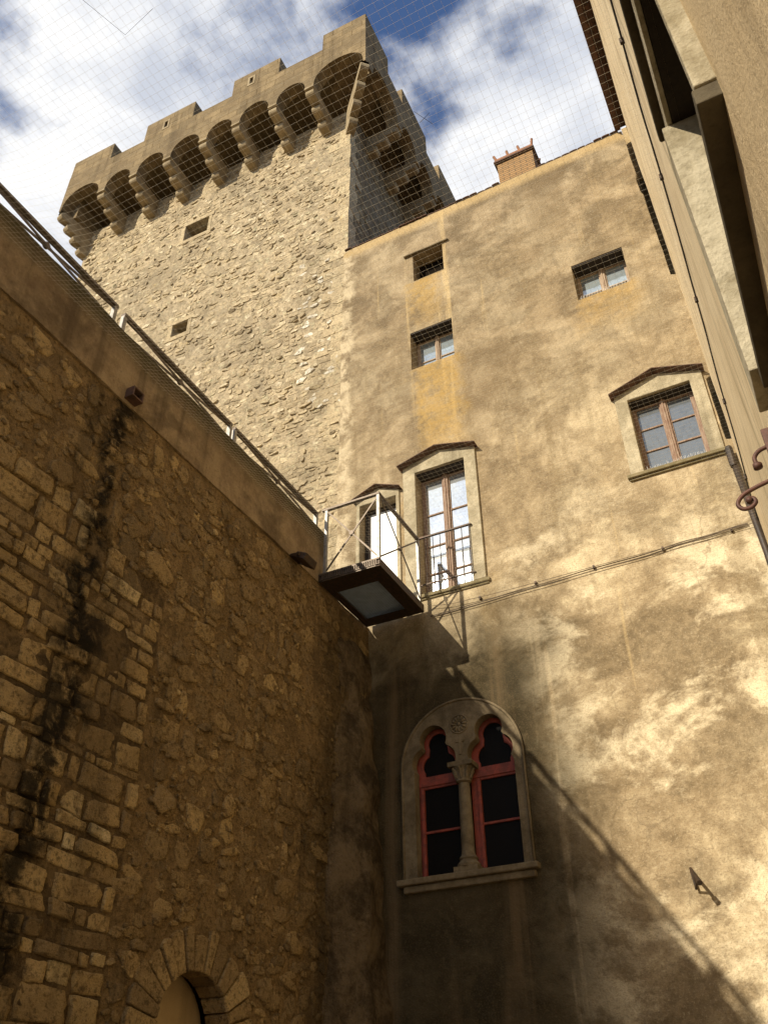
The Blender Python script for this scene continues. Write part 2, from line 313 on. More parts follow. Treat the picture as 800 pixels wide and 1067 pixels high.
# ------------------------------------------------------------------ rubble generator
def nz(u, v, s, o=0): return mn.noise(Vector((u*s+o, v*s-o, o*.7)))
def stone(mb, m, u, v, a, b, rot, prot, tone, corners=6, sub=3, sq=2.6, rough=.3, tilt=.5):
    """irregular broken block: a jittered polygon with ragged sides and a rough, tilted face"""
    o = random.uniform(0, 99); cr, sr = math.cos(rot), math.sin(rot)
    th = sorted(2*math.pi*(k+random.uniform(-.32,.32))/corners+.35 for k in range(corners))
    pol = []
    for t in th:
        c, s_ = math.cos(t), math.sin(t)
        r = (abs(c)**sq+abs(s_)**sq)**(-1/sq)*random.uniform(1-rough, 1.06)
        pol.append((r*c*a, r*s_*b))
    ring0 = []
    for k in range(corners):
        p, q = pol[k], pol[(k+1)%corners]
        for i in range(sub):
            f = i/sub; ring0.append((p[0]+(q[0]-p[0])*f, p[1]+(q[1]-p[1])*f))
    if corners == 4:                          # squared block
        P4 = [(sx*a*random.uniform(.82,1.04), sy*b*random.uniform(.76,1.06)) for sx, sy in ((1,1),(-1,1),(-1,-1),(1,-1))]
        ring0 = []
        for k in range(4):
            p, q = P4[k], P4[(k+1)%4]
            for i in range(5):
                f = i/5; g_ = 1-(random.uniform(.02,.10) if i == 0 else random.uniform(0,.05)); ring0.append(((p[0]+(q[0]-p[0])*f)*g_, (p[1]+(q[1]-p[1])*f)*g_))
    n = len(ring0); tx, tz = random.uniform(-tilt,tilt)*prot/a, random.uniform(-tilt,tilt)*prot/b
    mn_ = min(a, b); rings = []
    for sc, h in ((1.0,-.012-prot*.5),(.95,prot*.75),(.80,prot),(.45,prot)):
        ring = []
        for (du, dv) in ring0:
            j = 1+.13*mn.noise(Vector((du*16+o, dv*16, sc*3)))
            du, dv = du*sc*j, dv*sc*j
            uu, vv = u+du*cr-dv*sr, v+du*sr+dv*cr
            hh = h+(tx*du+tz*dv)+prot*(.45*nz(uu, vv, 8, o)+.4*nz(uu, vv, 22, o)) if h > 0 else h
            ring.append(mb.vert(m(uu, vv, hh), tone))
        rings.append(ring)
    for p, q in zip(rings, rings[1:]):
        for i in range(n): mb.face((p[i],p[(i+1)%n],q[(i+1)%n],q[i]))
    mb.face(rings[-1])
def mortar_grid(mb, m, us, vs, amp, skip=None, edge=None):
    idx = {}
    def V(i, j):
        if (i,j) not in idx:
            u, v = us[i], vs[j]
            h = amp*(nz(u,v,1.1,3)*.6+nz(u,v,3.3,8)*.5+nz(u,v,8,5)*.35)
            if edge and edge(u, v): h = 0
            idx[i,j] = mb.vert(m(u,v,h), 0.0)
        return idx[i,j]
    for i in range(len(us)-1):
        for j in range(len(vs)-1):
            if skip and skip((us[i]+us[i+1])/2, (vs[j]+vs[j+1])/2): continue
            mb.face((V(i,j),V(i+1,j),V(i+1,j+1),V(i,j+1)))
def lin(a, b, st, extra=()):
    n = max(1, round((b-a)/st)); L = [a+(b-a)*i/n for i in range(n+1)]
    for e in extra:
        k = min(range(len(L)), key=lambda i: abs(L[i]-e)); L[k] = e
    return L

# ================================================================== GROUND
mb = MB(); mb.poly([(-400,-400,GZ),(400,-400,GZ),(400,400,GZ),(-400,400,GZ)])
tag(mb.build('ground', M['ground']), kind='structure')

# ================================================================== TERRACE WALL (left)
LX = -5.3
tw = thing('terrace_wall', (LX, 3, GZ), 'tall shaded rubble stone wall on the left with a plastered parapet along its top', 'wall')
PL = lambda u, v, h: (LX+h, u, v)
AC, AZ, AR = 6.86, .92, .50
def in_arch(u, v, r=AR+.03): return (abs(u-AC) < r and v < AZ) or ((u-AC)**2+(v-AZ)**2 < r*r)
mb = MB()
mortar_grid(mb, PL, lin(-4,10.04,.07), lin(GZ,6.34,.07), .022, skip=lambda u,v: in_arch(u,v))
seam = lambda v: 5.74+.03*math.sin(v*3)
v = GZ
while v < 6.3:                                   # irregular, half buried stones
    hh = random.choice((.09,.13,.17,.21,.26)); u = -4+random.uniform(0,.3)
    while u < 9.9:
        w = random.uniform(.10,.40)*(1.15 if hh > .2 else 1)
        cu, cv = u+w/2, v+hh/2+random.uniform(-.05,.05)
        co = cu < seam(cv)+.05 and cv < 4.75+.3*math.sin(cu*2)
        if not co and not in_arch(cu, cv, AR+.44) and random.random() < .95 and cv < 6.2:
            k = random.uniform(.78,1.02)
            stone(mb, PL, cu, cv, w/2*k*1.1, hh/2*k*1.2, random.uniform(-.3,.3), random.choice((.003,.006,.010,.014,.019,.026)), min(.85, max(.08, random.gauss(.38,.15))), random.choice((5,6,7,8)), 3, random.uniform(2.2,4), .34)
        u += w+random.uniform(.0,.05)
    v += hh*.97
for _ in range(2600):                            # small pinning stones in the gaps
    cu, cv = random.uniform(1.5, 9.2), random.uniform(.2, 6.2)
    if (cu < seam(cv)+.05 and cv < 4.7) or in_arch(cu, cv, AR+.4): continue
    a_ = random.uniform(.02,.065); stone(mb, PL, cu, cv, a_, a_*random.uniform(.45,.9), random.uniform(-.5,.5), random.uniform(.006,.02), min(.8, max(.1, random.gauss(.4,.14))), random.choice((5,6)), 2, 3, .3)
v = GZ+.02
while v < 4.9:                                   # squared, coursed patch
    hh = random.choice((.07,.10,.13,.16,.20,.23)); u = seam(v)-random.uniform(0,.02)
    while u > -2:
        w = random.choice((.12,.18,.24,.3,.38,.48))*random.uniform(.85,1.15); cu, cv = u-w/2, v+hh/2
        if cv < 4.75+.3*math.sin(cu*2) and random.random() < .95:
            stone(mb, PL, cu, cv+random.uniform(-.012,.012), w/2*1.03, hh/2*1.05, random.uniform(-.08,.08), random.choice((.004,.008,.013,.02,.026)), min(1, max(.25, random.gauss(.62,.2))), 4, 3, 4, .22)
        u -= w+.012
    v += hh+.012
# bulk of the wall and terrace behind
mb.box(-13.6, LX-.06, -4, 9.7, 6.0, 6.33); mb.box(-5.9, LX-.62, -4, 9.99, GZ, 6.0)
mb.poly([(LX,-4,GZ),(LX-.6,-4,GZ),(LX-.6,-4,6.3),(LX,-4,6.3)])
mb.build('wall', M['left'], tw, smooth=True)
# dressed arch of the walled-up door
mb = MB(); ang = [0]
aa = -8; rs = []
while aa < 186:
    st = random.uniform(9, 17); rs.append((aa, min(aa+st, 188))); aa += st
for a0, a1 in rs:
    ro = AR+random.uniform(.27,.38); t = random.choice((.3,.38,.45,.55,.62,.8)); pr = random.uniform(.02,.05)
    q = [(AC+r*math.cos(math.radians(a)), AZ+r*math.sin(math.radians(a))) for r, a in ((AR,a0+.8),(ro,a0+.6),(ro+.02,(a0+a1)/2),(ro,a1-.6),(AR,a1-.8),(AR*1.003,(a0+a1)/2))]
    mb.plate([q], lambda u,v,h: (LX+h,u,v), -.22, pr, t)
for s_ in (-1, 1):
    z1 = AZ-.07
    while z1 > GZ:
        hh = random.uniform(.22,.4); w = random.uniform(.24,.42)
        u0, u1 = sorted((AC+s_*AR, AC+s_*(AR+w))); mb.box(LX-.22, LX+random.uniform(.015,.04), u0, u1, max(z1-hh+.012,GZ), z1, random.uniform(.25,.7)); z1 -= hh
mb.build('door_arch', M['left'], tw, bevel=.014)
mb = MB(); 
L = [(AC-AR-.05,GZ),(AC+AR+.05,GZ)]+arc(AC, AZ, AR+.05, 0, 180, 24)
mb.plate([L], lambda u,v,h: (LX+h,u,v), -.42, -.30)
mb.build('door_infill', M['niche'], tw)
# plastered parapet
mb = MB(); us = lin(-4, 8.72, .12); vs = [6.31,6.325,6.5,6.7,6.9,7.05,7.16,7.2]
idx = {}
for i, u in enumerate(us):
    for j, vv in enumerate(vs):
        h = .025+.012*nz(u,vv,1.5,2)+.008*nz(u,vv,5,4)
        if j == 0: h = -.05
        if j == len(vs)-1: h -= .02
        idx[i,j] = mb.vert((LX+h, u, vv+(.016*nz(u,0,2.2,6)+.008*nz(u,0,7,1) if j >= len(vs)-2 else 0)))
    idx[i,len(vs)] = mb.vert((LX-.38, u, 7.18)); idx[i,len(vs)+1] = mb.vert((LX-.38, u, 6.31))
for i in range(len(us)-1):
    for j in range(len(vs)+1): mb.face((idx[i,j],idx[i+1,j],idx[i+1,j+1],idx[i,j+1]))
mb.face([idx[len(us)-1,j] for j in range(len(vs)+2)]); mb.face([idx[0,j] for j in range(len(vs)+2)][::-1])
mb.build('parapet', M['coping'], tw)
# clay spout
mb = MB(); mb.plate([rect(4.67,4.83,6.37,6.50), rect(4.69,4.81,6.39,6.48)], lambda u,v,h: (LX+h,u,v), -.05, .13)
sp = mb.build('drain_spout', M['dark_tile'], tw, bevel=.006)
# battered buttress in the corner
mb = MB(); rows = []
nS = 44; 
for k in range(nS+1):
    z = 5.9-(5.9-GZ)*k/nS; f = (5.9-z)/(5.9-GZ)
    a = Vector((LX-.02, 8.88-.12*f+.25*(1-f), z)); r = Vector((LX+.05+.46*f, 9.42+.12*(1-f), z)); b = Vector((LX+.02+.42*f, 10.03, z))
    row = []
    for s0, s1, m_ in ((a, r, 12), (r, b, 9)):
        for i in range(m_+(s1 is b)):
            p = s0.lerp(s1, i/m_); n_ = Vector((.8,-.5,.1))
            d = .09*mn.noise(p*1.9)+.06*mn.noise(p*4.5)+.03*mn.noise(p*11)
            if k == 0 or (s1 is r and i == 0): d = -.03
            row.append(mb.vert(p+n_*d))
    rows.append(row)
for A_, B_ in zip(rows, rows[1:]):
    for i in range(len(A_)-1): mb.face((A_[i],A_[i+1],B_[i+1],B_[i]))
mb.build('buttress', M['buttress'], tw, smooth=True)

# floodlight
fl = thing('flood_light', (LX+.03, 7.95, 6.3), 'small dark floodlight box fixed under the parapet of the shaded wall', 'lamp')
mb = MB(); c = Vector((LX+.19, 7.95, 6.27)); R_ = Matrix.Rotation(math.radians(28), 3, 'Y')
cs = [Vector(q) for q in ((-.09,-.13,-.045),(.09,-.15,-.06),(.09,.15,-.06),(-.09,.13,-.045),(-.09,-.12,.045),(.09,-.13,.045),(.09,.13,.045),(-.09,.12,.045))]
mb.hexa([c+R_@q for q in cs]); mb.build('housing', M['iron'], fl, bevel=.012)
mb = MB(); mb.bar((LX+.03,7.86,6.33),(c.x,7.80,c.z),.02,.04); mb.bar((LX+.03,8.04,6.33),(c.x,8.10,c.z),.02,.04); mb.bar((LX+.035,7.84,6.33),(LX+.035,8.06,6.33),.05,.02); mb.build('bracket', M['iron'], fl)

# ================================================================== TERRACE RAILING
rl = thing('terrace_railing', (LX-.16, 4.4, 7.18), 'low brown metal handrail with flat crossed braces on top of the left wall parapet', 'railing')
RX = LX-.05; RT = 7.46; RB = 7.17
def brace(root, p0, p1, q0, q1, w=.03, mat='brown_steel', plate=True, nrm=(1,0,0)):
    m2 = MB(); m2.bar(p0, p1, .012, w, up=(0,0,1)); m2.bar(Vector(q0)+Vector(nrm)*.014, Vector(q1)+Vector(nrm)*.014, .012, w)
    b_ = m2.build('cross_brace', M[mat], root)
    if plate:
        m2 = MB(); c = (Vector(p0)+Vector(p1))/2; n_ = Vector(nrm)
        m2.tube([c-n_*.012, c+n_*.028], .035, 14); m2.build('brace_plate', M[mat], b_)
bays = [(-3.82,-1.78),(-1.72,.26),(.32,2.30),(2.36,4.36),(4.47,6.47),(6.53,8.55)]
for k, (a, b) in enumerate(bays):
    for yy in (a+.02, b-.02):
        m2 = MB(); m2.box(RX-.025,RX+.025,yy-.022,yy+.022,RB,RT-.018); m2.build('post', M['steel'], rl)
    m2 = MB(); m2.box(RX-.03,RX+.03,a,b,RT-.018,RT+.022); m2.build('handrail', M['brown_steel'], rl, bevel=.004)
    brace(rl, (RX,a+.05,RB+.06), (RX,b-.05,RT-.03), (RX,a+.05,RT-.03), (RX,b-.05,RB+.06))

# ================================================================== TOWER
TR = math.radians(1.15)
TO = Vector((-5.8, 10.03, 0))
to = thing('stone_tower', (TO.x, TO.y, GZ), 'tall battlemented stone tower with a row of arched corbels under its crown', 'tower')
OFF[to.name] = Vector((0,0,GZ))              # tower parts are written in the tower's own axes
to.rotation_euler = (0,0,TR)
WD, DP = 8.08, 7.6
mb = MB(); PT = lambda u, v, h: (u, -h, v)
TWN = [(-4.62,-3.92,18.5,19.08),(-4.42,-4.0,14.93,15.32)]
def tskip(u, v): return any(a < u < b and c < v < d for a,b,c,d in TWN)
us = lin(-WD, 0, .11, [q for w in TWN for q in w[:2]]); vs = lin(GZ, 20.9, .11, [q for w in TWN for q in w[2:]])
mortar_grid(mb, PT, us, vs, .018, tskip, lambda u,v: u in (us[0],us[-1]))
v = 6.2
while v < 20.85:
    hh = random.uniform(.07,.15); u = -WD+.05
    while u < -.1:
        w = random.uniform(.09,.30); cu, cv = u+w/2, v+hh/2
        if cu+w/2 < -.02 and not any(a-.14 < cu < b+.14 and c-.14 < cv < d+.14 for a,b,c,d in TWN) and random.random() < .9:
            t = min(.84, max(.14, random.gauss(.45,.22)))
            if cu > -1.1 and 11 < cv < 15.6 and random.random() < .22: t = 1.0; w *= 1.1
            k = random.uniform(.82,1.0)
            stone(mb, PT, cu, cv+random.uniform(-.025,.025), w/2*k*1.05, hh/2*k*1.15, random.uniform(-.2,.2), random.choice((.001,.003,.006,.010,.016,.026)), t, random.choice((5,6,7)), 2, random.uniform(2.2,5), .35, .9)
        u += w+.01
    v += hh*.98
z = 4.0; k = 0                                # quoins up the visible corner
while z < 20.3:
    hh = random.uniform(.2,.42); L = random.uniform(.45,.7) if k % 2 else random.uniform(.25,.4); qx = random.uniform(-.004,.022)
    mb.hexa([(-L,-random.uniform(.006,.016),z+.003),(qx,-.014,z+.003),(qx,L*.8,z+.003),(-L,.05,z+.003),(-L*random.uniform(.9,1.05),-random.uniform(.006,.016),z+hh-.003),(qx+.006,-.012,z+hh-.003),(qx+.006,L*.8,z+hh-.003),(-L,.05,z+hh-.003)], random.uniform(.3,.66)); z += hh; k += 1
PS = lambda u, v, h: (h, u, v)
v = 14.6
while v < 20.8:
    hh = random.uniform(.14,.28); u = .3
    while u < DP-.05:
        w = random.uniform(.2,.5); stone(mb, PS, u+w/2, v+hh/2, w/2, hh/2, random.uniform(-.05,.05), random.uniform(.002,.014), random.uniform(.004,.12), 4, 3, 4, .2); u += w+.01  # shade of this side is put into the low stone tones
    v += hh
# other faces
mb.poly([(0,0,GZ),(0,DP,GZ),(0,DP,20.9),(0,0,20.9)],.021); mb.poly([(-WD,0,GZ),(-WD,DP,GZ),(-WD,DP,20.9),(-WD,0,20.9)]); mb.poly([(-WD,DP,GZ),(0,DP,GZ),(0,DP,20.9),(-WD,DP,20.9)])  # right face toned dark to carry the same shade
for a,b,c,d in TWN: mb.plate([rect(a-.001,b+.001,c-.001,d+.001), rect(a+.002,b-.002,c+.002,d-.002)], XZ, .0, .4)
mb.build('wall', M['tower'], to, smooth=False)
for k, (a,b,c,d) in enumerate(TWN):
    w_ = part('window', to)
    m2 = MB(); m2.box(a-.16,b+.12,-.016,.1,c-.13,c,.5); m2.box(a-.12,b+.15,-.018,.1,d,d+.14,.45); m2.box(a-.11,a,-.013,.1,c,d,.5); m2.box(b,b+.1,-.012,.1,c,d,.42)
    m2.build('stone_frame', M['tower'], w_, bevel=.01)
    m2 = MB(); m2.plate([rect(a,b,c,d)], XZ, .33, .36); m2.build('unlit_backing', M['black'], w_)  # black sheet stands in for the unlit room
    if k == 0:
        m2 = MB(); m2.plate([rect(a+.05,b-.05,c+.02,c+.42)], XZ, .27, .29); m2.build('pane', M['g_grey'], w_)
# crown
ov, th = .95, .32
XL, XR = -WD-.28, .88                        # outer faces of the parapet
ZB, ZE, ZM = 20.86, 22.42, 23.18
yB = DP+.88
cx = [-6.93,-5.88,-4.81,-3.70,-2.72,-1.66,-.63]   # front corbel centres
cw = .115
def crown_outline(lo, hi, cs, ends):
    pts = [(lo, ZB)]
    edges = [lo+ends]+sum([[c-cw, c+cw] for c in cs], [])+[hi-ends]
    pts.append((edges[0], ZB))
    for a, b in zip(edges[0::2], edges[1::2]):
        r = (b-a)/2; n = 14; rise = min(.74, r*1.35)
        pts += [((a+b)/2-r*math.cos(math.pi*i/n), ZB+.02+rise*math.sin(math.pi*i/n)**.8) for i in range(n+1)]
    pts += [(edges[-1], ZB), (hi, ZB), (hi, ZE), (lo, ZE)]
    out = []
    for q in pts:
        if not out or (abs(out[-1][0]-q[0])+abs(out[-1][1]-q[1])) > 1e-4: out.append(q)
    return out
mb = MB(); mb.plate([crown_outline(XL, XR, cx, .06)], XZ, -ov, -ov+th)
cy = [.95, 2.05, 3.15, 4.25, 5.35, 6.45]
mb.plate([crown_outline(-ov+th, yB, cy, .06)], YZ, XR-th, XR)
mb.plate([rect(-ov+th, yB, ZB, ZE)], YZ, XL, XL+th)
mb.plate([crown_outline(XL+th, XR-th, cx, .06)], XZ, yB-th, yB)
par = mb.build('parapet', M['parapet'], to, bevel=.015)
GR = [(-2.18,-.72),(-4.2,-.72)]
mb = MB(); mb.plate([rect(XL+th,XR-th,-ov+th,yB-th)]+[rect(x_-.16,x_+.16,y_-.13,y_+.13) for x_,y_ in [(-1.98,-.42),(-3.95,-.42)]], XY, 21.72, 21.9)
mb.build('walkway_floor', M['parapet'], to)
for x_, y_ in [(-1.98,-.42),(-3.95,-.42)]:
    m2 = MB()
    for k in range(1,4): m2.bar((x_-.16+.08*k,y_-.14,21.74),(x_-.16+.08*k,y_+.14,21.74),.02)
    for k in range(1,3): m2.bar((x_-.17,y_-.13+.087*k,21.755),(x_+.17,y_-.13+.087*k,21.755),.02)
    m2.build('floor_grille', M['iron'], to)
def merlon(x0,x1,y0,y1,slit=None):
    m2 = MB()
    if slit:
        m2.plate([rect(x0,x1,ZE-.01,ZM), rect(slit-.05,slit+.05,22.58,22.86)], XZ, y0, y1)
    else: m2.box(x0,x1,y0,y1,ZE-.01,ZM)
    m_ = m2.build('merlon', M['parapet'], to, bevel=.02)
    if slit:
        m2 = MB(); m2.plate([rect(slit-.11,slit+.11,22.5,22.93), rect(slit-.052,slit+.052,22.578,22.862)], XZ, y0-.012, y0+.05); m2.build('arrow_slit', M['corbel'], m_)
f0, f1 = -ov, -ov+th
for x0,x1,sl in ((XL,-6.95,None),(-5.82,-4.22,-5.12),(-3.0,-1.58,-2.42),(-.33,XR,None)): merlon(x0,x1,f0,f1,sl)
for y0,y1 in ((-ov+th,.33),(1.18,2.75),(3.65,5.1),(6.0,7.3)):
    merlon(XR-th,XR,y0,y1); merlon(XL,XL+th,y0,y1)
for x0,x1 in ((XL,-6.95),(-5.82,-4.22),(-3.0,-1.58),(-.33,XR)): merlon(x0,x1,yB-th,yB)
# corbels: three stacked quarter rounds; profile (out, z)
def corbel_prof(out, zb, zt, n=3):
    P_ = [(-.06, zt), (-.06, zb)]; hh = (zt-zb)/n
    for k in range(n):
        o0, o1 = out*k/n*1.0, out*(k+1)/n; z0 = zb+hh*k
        for i in range(7):
            a_ = -90+i*30-0
            r = hh/2
            P_.append((o1-r*.9+r*.9*math.cos(math.radians(a_)), z0+r+r*math.sin(math.radians(a_))))
    P_ += [(out, zt)]
    return P_
pr = corbel_prof(ov-.02, 20.22, ZB-.02)
def front_corbel(c):
    m2 = MB(); m2.plate([pr], lambda u,v,h: (h,-u,v), c-cw, c+cw); m2.box(c-cw-.012,c+cw+.012,-ov-.015,.02,ZB-.022,ZB+.05)
    return m2.build('corbel', M['corbel'], to, bevel=.012)
c0 = front_corbel(cx[0])
for c in cx[1:]:
    o = c0.copy(); COL.objects.link(o); o.parent = to; o.location.x += c-cx[0]
s0 = None
pr2 = corbel_prof(.86, 20.22, ZB-.02)
for sx in (1, -1):
    for c in cy:
        m2 = MB()
        if sx > 0: m2.plate([pr2], lambda u,v,h: (u,h,v), c-cw, c+cw); m2.box(-.02,XR+.012,c-cw-.012,c+cw+.012,ZB-.022,ZB+.05)
        else: m2.plate([corbel_prof(.26, 20.22, ZB-.02)], lambda u,v,h: (-WD-u,h,v), c-cw, c+cw)
        m2.build('corbel', M['corbel'], to, bevel=.012)
# corner corbels, set diagonally
for (bx, ex) in ((0.0, XR-.02), (-WD, XL+.04)):
    d = Vector((ex-bx, -ov+.02)); Lg = d.length; d.normalize(); n_ = Vector((-d.y, d.x))
    pq = corbel_prof(Lg, 19.85, ZB-.02, 4)
    m2 = MB(); m2.plate([pq], lambda u,v,h: (bx+d.x*u+n_.x*h, d.y*u+n_.y*h, v), -.1, .1)
    m2.build('corbel', M['corbel'], to, bevel=.012)

# ================================================================== PLASTERED HOUSE
ho = thing('plastered_house', (-2.9, 10, GZ), 'tall ochre plastered house with scattered small windows, joined to the tower', 'house')
HY = 10.0
HT = 15.36
left_edge = [(-5.87+.03*nz(0,z_*.5,2,3)+.02*nz(0,z_,5,1), z_) for z_ in lin(GZ, 15.3, .18)][::-1]
top = [(-5.86+.2*i, HT-.01+.012*nz(i,0,.7,2)) for i in range(0,31)]
redge = [(.24,GZ),(.24,7.72)]+[(.05+.012*nz(0,z_,4,2),z_) for z_ in lin(7.78,8.9,.1)]+[(.2,9.0),(.2,11.1)]+[(.015-.065*(z_-11.2)/4.15+.014*nz(0,z_,2.5,6)-(.03 if 13.4<z_<13.9 else 0),z_) for z_ in lin(11.2,HT-.02,.12)]
outer = redge+[q for q in top[::-1] if q[0] < -.06]+left_edge
W1 = (-1.44,-.58,11.39,12.26); W2 = (-4.45,-3.64,11.22,12.15); W3 = (-4.33,-3.71,13.53,14.29)
WR = (-1.05,-.17,7.62,8.94); DO = (-4.45,-3.62,6.64,8.88); SD = (-5.44,-4.80,6.38,8.58)
BO = [(-4.72,2.72),(-3.26,2.72),(-3.26,4.1)]+arc(-3.99,4.1,.73,0,180,20)[1:-1]+[(-4.72,4.1)]
mb = MB(); mb.plate([outer]+[rect(*w) for w in (W1,W2,W3,WR,DO,SD)]+[BO], XZ, HY, HY+.36)
mb.box(-5.75,.6,11.2,16,GZ,15.2); mb.box(-.5,.9,10.7,10.95,GZ,16.1); mb.box(-.045,.9,10.28,10.36,14.2,15.83); mb.box(-5.8,-.1,10.36,11.2,14.6,15.3); mb.box(-5.78,-5.62,10.36,11.2,GZ,14.6)
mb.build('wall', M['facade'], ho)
# roof: shallow slab with tile ends
mb = MB(); a = math.radians(14)
for i in range(37):
    x0 = -5.84+i*.155
    if -2.5 < x0+.07 < -1.72: y0_ = 10.42
    else: y0_ = HY-random.choice((.005,.01,.015,.04))
    z0 = HT+.012+random.uniform(-.006,.008)
    ring = []
    for yy in (y0_, 15.9):
        zz = z0+(yy-HY)*math.tan(a)
        ring.append([mb.vert((x0+.0775-.075*math.cos(math.pi*k/6), yy, zz+.018*math.sin(math.pi*k/6))) for k in range(7)])
        ring.append([mb.vert((x0+.0775-.075*math.cos(math.pi*k/6), yy, zz-.016+.018*math.sin(math.pi*k/6))) for k in range(7)])
    A_, A2, B_, B2 = ring
    for k in range(6):
        mb.face((A_[k],A_[k+1],B_[k+1],B_[k])); mb.face((A2[k],A2[k+1],B2[k+1],B2[k])); mb.face((A_[k],A_[k+1],A2[k+1],A2[k]))
mb.hexa([(-5.84,HY+.42,HT+.08),(.05,HY+.42,HT+.08),(.05,15.9,HT+1.44),(-5.84,15.9,HT+1.44),(-5.84,HY+.42,HT+.1),(.05,HY+.42,HT+.1),(.05,15.9,HT+1.46),(-5.84,15.9,HT+1.46)])
mb.build('roof', M['dark_tile'], ho)
# chimney
ch = part('chimney', ho)
mb = MB(); mb.box(-2.43,-1.70,HY+.01,HY+.5,HT-.3,16.02); mb.build('chimney_stack', M['brick'], ch, bevel=.008)
mb = MB(); mb.box(-2.48,-1.65,HY-.05,HY+.55,16.02,16.06); mb.build('chimney_slab', M['dark_tile'], ch, bevel=.006)
mb = MB(); mb.box(-2.46,-1.67,HY-.03,HY+.53,16.06,16.15); mb.build('chimney_cap', M['tile'], ch, bevel=.01)
for i, (x_, tl) in enumerate(((-2.42,-.05),(-2.18,-.02),(-1.94,-.03),(-1.70,.03))):
    m2 = MB(); m2.tube([(x_,HY+.02,16.14),(x_+tl,HY-.0,16.31+.03*(i==3))], .026, 8); m2.build('chimney_peg', M['tile'], ch); m2 = MB(); m2.tube([(x_,HY+.45,16.14),(x_+tl,HY+.46,16.30)], .026, 8); m2.build('chimney_peg', M['tile'], ch)

def casement(name, w, y, muntins, mat, glass, fr=.05, centre=.075, label=None, spikes=False, shade=0):
    a,b,c,d = w; r = part(name, ho)
    if label: r['label'] = label
    mid = (a+b)/2; holes = []
    for (p0,p1) in ((a+fr,mid-centre/2),(mid+centre/2,b-fr)):
        zs = [c+fr*1.2]+[c+(d-c)*m_ for m_ in muntins]+[d-fr]
        for z0,z1 in zip(zs,zs[1:]): holes.append(rect(p0+.012,p1-.012,z0+.013,z1-.013))
    m2 = MB(); m2.plate([rect(a+.002,b-.002,c+.002,d-.002)]+holes, XZ, y, y+.05)
    m2.box(mid-centre*.42,mid+centre*.42,y-.03,y,c+.003,d-.003); m2.box(mid-centre*.12,mid+centre*.12,y-.045,y-.03,c+.01,d-.01)
    m2.build('frame', mat, r, bevel=.005)
    m2 = MB(); m2.plate([rect(a+.02,b-.02,c+.02,d-.02)], XZ, y+.02, y+.03); m2.build('pane', glass, r)
    m2 = MB(); m2.box(a+.002,b-.002,HY+.012,y-.004,d-.03,d-.003); m2.build('lintel', M['dark_wood_shade'], r)  # added dark board, shade of the top reveal put into its colour
    if spikes:
        m2 = MB(); x_ = a+.05
        while x_ < b-.04:
            for q in (-.5,.5): m2.tube([(x_,HY+.06,c+.004),(x_+.02*q,HY+.02+.03*random.random(),c+.10+random.uniform(-.02,.03))], .0022, 4)
            x_ += .045
        m2.box(a+.03,b-.03,HY+.045,HY+.07,c+.001,c+.008); m2.build('bird_spikes', M['spike'], r)
    return r
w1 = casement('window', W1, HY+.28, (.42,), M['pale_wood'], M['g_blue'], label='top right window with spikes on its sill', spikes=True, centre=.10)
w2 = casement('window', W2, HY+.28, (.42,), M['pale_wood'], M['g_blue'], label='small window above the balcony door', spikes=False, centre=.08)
r = part('window', ho); r['label'] = 'small square dark opening under a thin slate lintel'
m2 = MB(); m2.plate([rect(W3[0],W3[1],W3[2],W3[3])], XZ, HY+.31, HY+.34); m2.build('unlit_backing', M['black'], r)  # black sheet across the opening, painted as its unlit interior
m2 = MB(); m2.hexa([(-4.50,HY-.06,14.295),(-3.57,HY-.05,14.30),(-3.55,HY+.12,14.30),(-4.52,HY+.12,14.295),(-4.50,HY-.06,14.325),(-3.57,HY-.05,14.335),(-3.55,HY+.12,14.345),(-4.52,HY+.12,14.335)]); m2.build('lintel', M['old_stone'], r, bevel=.008)
# stone surrounds with gabled hoods
def surround(root, inner, ou, apex, shoulder, mat, hood_out=.13, sill=None, pr=.045, hood_mat='dark_tile', hood_drop=0, ht=.045):
    a,b,c,d = inner; oa, ob, oc = ou
    loop = [(oa,oc),(a-.001,oc),(a-.001,d+.001),(b+.001,d+.001),(b+.001,oc),(ob,oc),(ob,shoulder),((oa+ob)/2,apex),(oa,shoulder)]
    m2 = MB(); m2.plate([loop], XZ, HY-pr, HY+.2); m2.build('stone_surround', M[mat], root, bevel=.008)
    m2 = MB(); mid = (oa+ob)/2
    for (x0,z0,x1,z1) in ((oa-.05,shoulder-.02,mid,apex),(mid,apex,ob+.05,shoulder-.02)):
        m2.hexa([(x0,HY-hood_out,z0+.004),(x1,HY-hood_out,z1+.004),(x1,HY+.05,z1+.004),(x0,HY+.05,z0+.004),(x0,HY-hood_out,z0+ht),(x1,HY-hood_out,z1+ht),(x1,HY+.05,z1+ht),(x0,HY+.05,z0+ht)])
    m2.build('hood', M[hood_mat], root, bevel=.006)
    if sill:
        m2 = MB(); m2.box(oa-.05,ob+.05,HY-sill,HY+.2,oc-.06,oc-.002); m2.box(oa-.03,ob+.03,HY-sill*.5,HY+.1,oc-.09,oc-.062); m2.build('sill', M['sill'], root, bevel=.012)
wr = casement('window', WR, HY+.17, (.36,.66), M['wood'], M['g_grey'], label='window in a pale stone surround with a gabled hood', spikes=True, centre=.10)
surround(wr, WR, (-1.23,.01,7.62), 9.27, 9.06, 'warm_stone', .17, .07, ht=.022)
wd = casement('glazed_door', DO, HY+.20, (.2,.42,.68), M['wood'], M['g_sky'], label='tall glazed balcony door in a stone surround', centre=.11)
surround(wd, DO, (-4.66,-3.43,6.64), 9.20, 9.03, 'warm_stone', .17, .05, ht=.022)
m2 = MB(); yb = HY-.07
